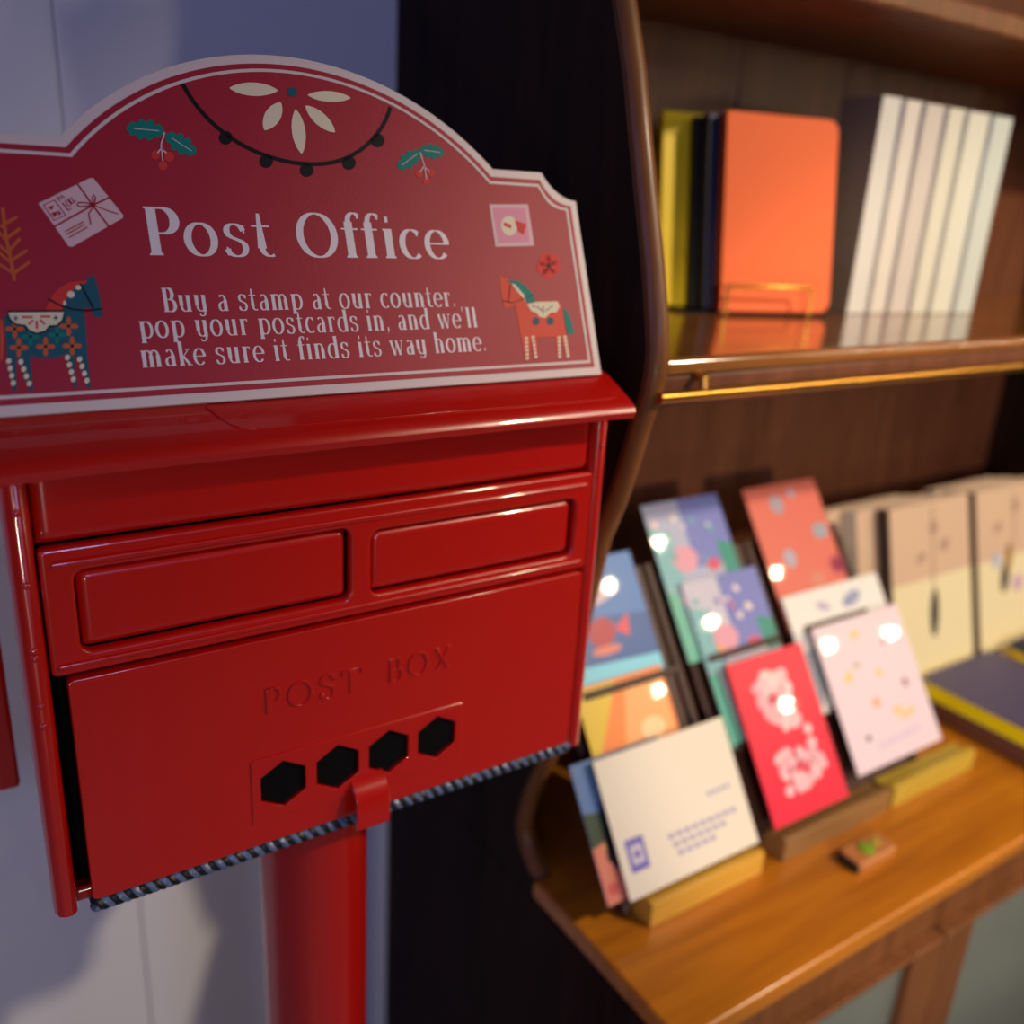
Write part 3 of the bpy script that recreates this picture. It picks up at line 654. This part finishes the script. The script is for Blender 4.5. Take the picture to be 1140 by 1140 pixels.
def card(x0, x1, s0, s1, off, base, label, rot=0, lean=0, thick=.0012, rough=.35, coat=.5, cat='card'):
    w, h = x1-x0, s1-s0; CI[0] += 1
    M = Matrix.Translation((0, 0, H)) @ BM @ Matrix.Translation((x0, s0, off)) @ Matrix.Rotation(math.radians(lean), 4, 'X') @ Matrix.Rotation(math.radians(rot), 4, 'Z')
    th = thing('greeting_card', None, label, cat, 'greeting cards on the desk', M=M)
    m = mat('card_stock_%d' % CI[0], hx(*base), rough, coat=coat, coat_rough=.03, spec=.4)
    mb = MB(); mb.box(0, w, 0, h, -thick, 0, m); mb.build('card_stock', th)
    return th, w, h
def art(th, w, h, name, items, each=False):
    if each:
        for it in items: art(th, w, h, name, [it])
        return
    mb = MB()
    for k, it in enumerate(items):
        kind, col = it[0], it[1]
        m = mat('ink_%d_%d_%d' % col, hx(*col), .35, coat=.5, coat_rough=.03); z = .00015+.00004*k
        if kind == 'e':
            _, _, cx, cy, rx, ry = it[:6]; n = 18; a0 = math.radians(it[6]) if len(it) > 6 else 0
            mb.prism([(cx*w+rx*w*math.cos(2*math.pi*i/n)*math.cos(a0)-ry*w*math.sin(2*math.pi*i/n)*math.sin(a0), cy*h+rx*w*math.cos(2*math.pi*i/n)*math.sin(a0)+ry*w*math.sin(2*math.pi*i/n)*math.cos(a0)) for i in range(n)], .00005, z, m)
        elif kind == 'p': mb.prism([(a*w, b*h) for a, b in it[2]], .00005, z, m)
    return mb.build(name, th)
def rnd_e(cols, n, box, r0, r1, seed):
    R = random.Random(seed); out = []
    for i in range(n):
        c = R.choice(cols); out.append(('e', c, R.uniform(box[0], box[1]), R.uniform(box[2], box[3]), R.uniform(r0, r1), R.uniform(r0, r1)*.8, R.uniform(0, 180)))
    return out
# 1 white letter card (landscape) with violet mark and lines
th, w, h = card(.474, .638, .0230, .1480, .0200, (222, 216, 203), 'white landscape letter card with violet square mark, front left on the desk', rot=0, lean=1.2, rough=.5, coat=0)
V = (120, 112, 190)
art(th, w, h, 'printed_mark', [('p', V, [(.06, .17), (.19, .17), (.19, .40), (.06, .40)]), ('p', (205, 200, 215), [(.085, .22), (.165, .22), (.165, .35), (.085, .35)]), ('e', V, .125, .285, .022, .022)])
mb = MB(); VM = mat('violet_print', hx(158, 152, 190), .5)
for i in range(3):
    for j in range(9-i*2):
        mb.box(w*(.36+i*.02+j*.062), w*(.36+i*.02+j*.062+.044), h*(.285-i*.065), h*(.285-i*.065+.035), .00005, .0002, VM)
for j in range(4): mb.box(w*(.72+j*.05), w*(.755+j*.05), h*.47, h*.50, .00005, .0002, VM)
mb.build('printed_lines', th)
# 2 colourful postcard behind it
th, w, h = card(.4545, .560, .0250, .1500, .0125, (96, 128, 178), 'colourful landscape postcard half hidden behind the white letter card', rot=0, lean=.3)
art(th, w, h, 'printed_picture', [('p', (60, 78, 60), [(0, 0), (.6, 0), (.6, .55), (0, .65)]), ('p', (215, 130, 110), [(0, .0), (.35, 0), (.3, .45), (0, .4)]), ('e', (228, 196, 60), .17, .38, .05, .04), ('e', (200, 90, 90), .1, .1, .06, .05), ('p', (24, 30, 40), [(.12, .3), (.3, .1), (.4, .5), (.2, .7)])])
# 3 orange card
th, w, h = card(.484, .592, .113, .214, .0100, (238, 140, 76), 'orange and yellow card on the middle tier, right beside the post box', lean=0)
art(th, w, h, 'printed_picture', [('p', (222, 190, 60), [(0, .2), (.45, .98), (0, .98)]), ('p', (240, 170, 110), [(.35, .3), (.95, .25), (.98, .9), (.55, .95)]), ('e', (248, 206, 160), .72, .45, .14, .1), ('p', (222, 110, 50), [(0, 0), (1, 0), (1, .14), (0, .2)])])
# 4 blue card
th, w, h = card(.484, .600, .206, .334, .0055, (84, 128, 196), 'blue card with a red fish, on the top tier beside the post box')
art(th, w, h, 'printed_picture', [('p', (50, 92, 160), [(0, .12), (1, .12), (1, .5), (0, .58)]), ('p', (122, 205, 235), [(0, 0), (1, 0), (1, .16), (0, .2)]), ('e', (170, 36, 66), .46, .42, .15, .12, 20), ('p', (214, 70, 90), [(.6, .42), (.78, .52), (.74, .34)]), ('e', (200, 180, 200), .45, .68, .3, .06, 10), ('e', (210, 120, 110), .46, .28, .16, .04)])
# 5 crimson blossom card
th, w, h = card(.664, .778, .0265, .1945, .0200, (232, 48, 74), 'crimson card with white blossoms, front centre of the desk', lean=1.2)
art(th, w, h, 'printed_blossom', rnd_e([(238, 190, 200), (226, 206, 210), (240, 170, 185)], 44, (.26, .66, .55, .86), .05, .09, 3)+rnd_e([(238, 190, 200), (230, 176, 190)], 40, (.24, .78, .16, .40), .04, .07, 4)+[('e', (240, 200, 205), .72, .48, .05, .05), ('e', (206, 80, 110), .42, .72, .07, .05), ('e', (206, 80, 110), .5, .3, .08, .03)])
# 6, 7 illustrated cards
def garden(th, w, h, seed):
    art(th, w, h, 'printed_picture', [('p', (108, 120, 196), [(.45, .55), (1, .55), (1, 1), (.45, 1)]), ('p', (116, 176, 190), [(0, .45), (.25, .45), (.25, .8), (0, .85)]), ('p', (32, 140, 130), [(.8, .48), (1, .48), (1, .66), (.8, .7)]),
        ('p', (222, 176, 190), [(.18, 0), (1, 0), (1, .42), (.6, .48), (.18, .30)]), ('e', (206, 70, 108), .68, .55, .09, .06), ('e', (214, 150, 176), .34, .62, .16, .13), ('e', (232, 150, 110), .58, .28, .06, .05), ('e', (206, 104, 130), .78, .34, .05, .05), ('p', (96, 178, 160), [(0, 0), (.16, 0), (.12, .44), (0, .44)])]+rnd_e([(236, 208, 214), (214, 92, 120), (90, 170, 180), (240, 224, 214), (120, 130, 200), (232, 160, 120)], 22, (.08, .92, .08, .92), .018, .05, seed))
th, w, h = card(.650, .762, .1125, .288, .0100, (190, 190, 214), 'brighter illustrated garden card on the middle tier, above the crimson card'); garden(th, w, h, 1)
th, w, h = card(.633, .744, .2060, .378, .0055, (168, 176, 208), 'illustrated garden card with violet sky on the top tier'); garden(th, w, h, 2)
# 8 pale pink card
th, w, h = card(.802, .955, .0400, .2040, .0200, (226, 208, 222), 'pale pink card with scattered little motifs, front right', lean=1.0)
art(th, w, h, 'printed_motif', [('e', (240, 196, 130), .42, .88, .05, .03, 20), ('e', (160, 130, 150), .72, .78, .04, .03, 40), ('e', (240, 200, 120), .22, .62, .06, .03, 30), ('e', (170, 160, 130), .34, .68, .03, .02), ('e', (236, 196, 130), .55, .58, .035, .03), ('e', (160, 100, 110), .80, .46, .03, .035), ('e', (240, 170, 110), .42, .40, .04, .035), ('e', (232, 200, 130), .62, .30, .05, .03), ('e', (236, 196, 110), .72, .26, .1, .02, 10), ('e', (70, 56, 66), .22, .20, .025, .02), ('p', (214, 196, 222), [(.3, .10), (.8, .12), (.8, .16), (.3, .14)])], True)
# 9 white card with grey blue birds
th, w, h = card(.786, .955, .1125, .246, .0100, (226, 226, 226), 'white card with blue grey sketch, behind the pale pink card')
art(th, w, h, 'printed_bird', [('e', (140, 150, 190), .66, .84, .11, .045, 15), ('e', (176, 170, 196), .36, .84, .07, .03, -20), ('e', (150, 150, 156), .36, .66, .05, .025), ('p', (166, 174, 184), [(0, .0), (.3, .4), (.22, .55), (0, .5)])], True)
# 10 coral card
th, w, h = card(.786, .908, .2060, .376, .0055, (214, 110, 96), 'coral card with grey blue flowers on the top tier')
art(th, w, h, 'printed_flower', [('e', (160, 150, 170), .38, .86, .09, .10), ('e', (150, 160, 176), .85, .62, .11, .08), ('e', (166, 166, 190), .32, .48, .08, .09), ('e', (180, 160, 180), .62, .92, .06, .05), ('e', (170, 60, 96), .92, .36, .10, .10), ('e', (190, 30, 66), .92, .36, .06, .06), ('e', (206, 130, 110), .6, .3, .1, .07)], True)

# ================================================================== LEANING KRAFT NOTEBOOKS (RIGHT)
KR = mat('kraft_cover', hx(200, 172, 148), .65, var=.05); CRM = mat('cream_cover', hx(220, 210, 172), .6); PG = mat('book_pages', hx(206, 200, 190), .8); DK = mat('dark_spine', hx(56, 42, 40), .6)
KL = math.radians(15)
kY = Vector((0, math.sin(KL), math.cos(KL))); kN = Vector((0, -math.cos(KL), math.sin(KL)))
def kraft(x0, w, h, t, y0, label, decor):
    M = axes((1, 0, 0), kY, kN, (x0, y0+.0, -.6185+t*math.sin(KL)*0+.0006))
    th = book('notebook', w, h, t, M, label, KR, PG, group='kraft notebooks leaning at the back of the desk', spine=DK if decor else PG)
    if decor:
        mb = MB(); mb.box(.0005, w-.0005, .0005, h*.605, t+.00005, t+.0004, CRM); mb.build('cream_band', th)
        mb = MB(); q = lambda m_, pts, z: mb.prism([(a*w, b*h) for a, b in pts], t+.0004, t+.0006+z, m_)
        F1 = mat('feather_dark', hx(48, 42, 52), .6); F2 = mat('feather_grey', hx(170, 140, 126), .6); F3 = mat('violet_petal', hx(190, 160, 190), .6)
        def el(m_, cx, cy, rx, ry, rot, z=.0001):
            q(m_, [(cx+(rx*math.cos(a)*math.cos(rot)-ry*math.sin(a)*math.sin(rot)), cy+(rx*math.cos(a)*math.sin(rot)+ry*math.sin(a)*math.cos(rot))*w/h) for a in [2*math.pi*i/16 for i in range(16)]], z)
        if decor == 1:
            el(F1, .50, .42, .055, .19, -.08); q(F2, [(.49, .55), (.51, .55), (.53, .97), (.51, .97)], .0001)
            el(F2, .53, .86, .05, .05, 0); el(F2, .66, .76, .06, .05, .5); el(F2, .36, .72, .06, .035, .5)
        else:
            el(F1, .38, .50, .06, .14, -.25); el(mat('feather_gold', hx(150, 110, 60), .6), .44, .60, .05, .12, -.2, .0002); el(F3, .56, .44, .08, .07, 0); el(mat('pale_blue_petal', hx(170, 176, 200), .6), .26, .60, .06, .07, 0)
            q(F2, [(.52, .66), (.54, .66), (.56, .96), (.54, .96)], .0001); el(F2, .56, .88, .05, .05, 0); el(F2, .3, .78, .06, .04, .4)
        mb.build('printed_feather' if decor == 1 else 'printed_bouquet', th)
T1 = .021
for col, xs, nm in ((0, (1.034, .996, .968), ('front notebook of the left kraft stack, dark feather on a cream band', 'middle notebook of the left kraft stack, pale page edge showing at its side', 'rearmost notebook of the left kraft stack')),
                    (1, (1.230, 1.222, 1.205), ('front notebook of the right kraft stack, violet bouquet on a cream band', 'middle notebook of the right kraft stack at the frame edge', 'rearmost notebook of the right kraft stack'))):
    for i, xa in enumerate(xs):
        t = T1
        kraft(xa, .178, .2640-.004*i-.002*col, t, .612+i*(t/math.cos(KL)+.0012)+.0, nm[i], (1 if col == 0 else 2) if i == 0 else 0)
# flat notebooks
YE = mat('yellow_page_edge', hx(248, 232, 0), .5)
def flat(x0, x1, y0, y1, z0, t, cover, pages, label, r=.02, name='notebook'):
    M = axes((-1, 0, 0), (0, 1, 0), (0, 0, 1), (x1, y0, z0))
    M = Matrix.Translation((x0, y0, z0))
    th = thing(name, None, label, 'notebook', 'notebooks lying flat on the desk', M=Matrix.Translation((0, 0, H)) @ M); w, h = x1-x0, y1-y0
    mb = MB(); mb.prism(rrect(0, w, 0, h, r), t-.0012, t, cover); mb.prism(rrect(0, w, 0, h, r), 0, .0012, cover); mb.build('cover', th)
    mb = MB(); mb.prism(rrect(.0012, w-.0012, .0012, h-.0012, r), .0012, t-.0012, pages); mb.build('pages', th)
    return th
BRC = mat('brown_leather_cover', hx(92, 52, 40), .45); NAVG = mat('navy_grey_cover', hx(86, 80, 112), .5)
flat(1.066, 1.240, .370, .596, -.6185, .0212, BRC, mat('brown_page_edge', hx(110, 66, 50), .6), 'brown notebook lying flat under the yellow-edged navy one')
flat(1.0655, 1.236, .375, .590, -.5970, .0225, NAVG, YE, 'navy notebook with bright yellow page edges lying on the brown one')
flat(1.246, 1.40, .43, .590, -.6185, .040, mat('sand_cover', hx(214, 190, 140), .6), PG, 'sand coloured box notebook lying behind the navy one at the frame edge')
flat(1.245, 1.39, .44, .580, -.5782, .014, NAVY, YEL, 'second navy and yellow notebook on the sand coloured one')
# small wooden trinket
tr = thing('wooden_trinket', (.752, .428, H-.619), 'tiny orange wooden block with a green dot on the bare desktop', 'trinket')
TW = wood('orange_wood', (.42, .15, .04), (.60, .26, .08), 'X', 1, .4)
mb = MB(); mb.prism(rrect(-.030, .030, -.014, .014, .006), .0003, .012, TW); mb.build('block', tr, bevel=.002)
mb = MB(); mb.box(-.033, -.029, -.012, .012, .0003, .010, BLACKM); mb.build('shaded_end', tr, bevel=.001)  # black piece painting in the shade on the block's left end
mb = MB(); mb.lathe([(.0085, .012), (.0085, .0138), (.007, .0146)], (-.004, 0, 0), mat('green_dot', hx(120, 160, 40), .4), 20)
mb.lathe([(.005, .012), (.005, .0134), (.004, .014)], (.013, .002, 0), mat('olive_dot', hx(170, 160, 60), .4), 16); mb.build('green_dot', tr, smooth=True)

# ================================================================== LIGHT
def light(name, kind, loc, energy, col, size=.1, target=None, spot=None, blend=.3):
    l = bpy.data.lights.new(name, kind); l.energy = energy; l.color = col
    if kind == 'AREA': l.size = size
    elif kind != 'SUN': l.shadow_soft_size = size
    if kind == 'SPOT': l.spot_size = math.radians(spot); l.spot_blend = blend
    o = bpy.data.objects.new(name, l); C.objects.link(o); o.location = Vector(loc)+Vector((0, 0, H))
    if target is not None:
        d = Vector(target)-Vector(loc); o.rotation_euler = d.to_track_quat('-Z', 'Y').to_euler()
    return o
WARM = (1, .74, .46)
for p_ in ((2.45, -.70, .24), (2.66, -.64, .18), (2.27, -.86, .16), (2.16, -.71, .53), (2.41, -.55, .54), (2.08, -.56, .80), (1.89, -.69, .77), (1.94, -.89, .45)):
    light('lamp_bulb', 'POINT', p_, 5, WARM, .009)
light('ceiling_spot', 'SPOT', (1.55, -.95, 1.12), 148, (1, .81, .58), .05, (1.0, .5, -.32), 50, .75)
light('table_lamp', 'POINT', (-.45, -.87, -.47), 9.5, (1, .90, .78), .045)
light('added_fill_spot', 'SPOT', (-.1, -1.25, .08), 85, (1, .80, .56), .04, (1.02, .55, -.42), 30, .4)  # added fill light, brightens kraft covers, yellow page edges and back panel
light('window_behind', 'AREA', (.14, -1.8, .45), 7.5, (.38, .50, 1), .35, (.2, .8, -.4))
light('blue_window', 'AREA', (-1.7, -.1, .45), 7, (.35, .32, 1), .8, (.1, .8, -.2))
w = bpy.data.worlds.new('world'); bpy.context.scene.world = w; w.use_nodes = True
w.node_tree.nodes['Background'].inputs[0].default_value = (.48, .46, .55, 1); w.node_tree.nodes['Background'].inputs[1].default_value = .05
vs_ = bpy.context.scene.view_settings; vs_.view_transform = 'Standard'; vs_.look = 'None'; vs_.exposure = 0; vs_.gamma = 1; vs_.use_curve_mapping = False
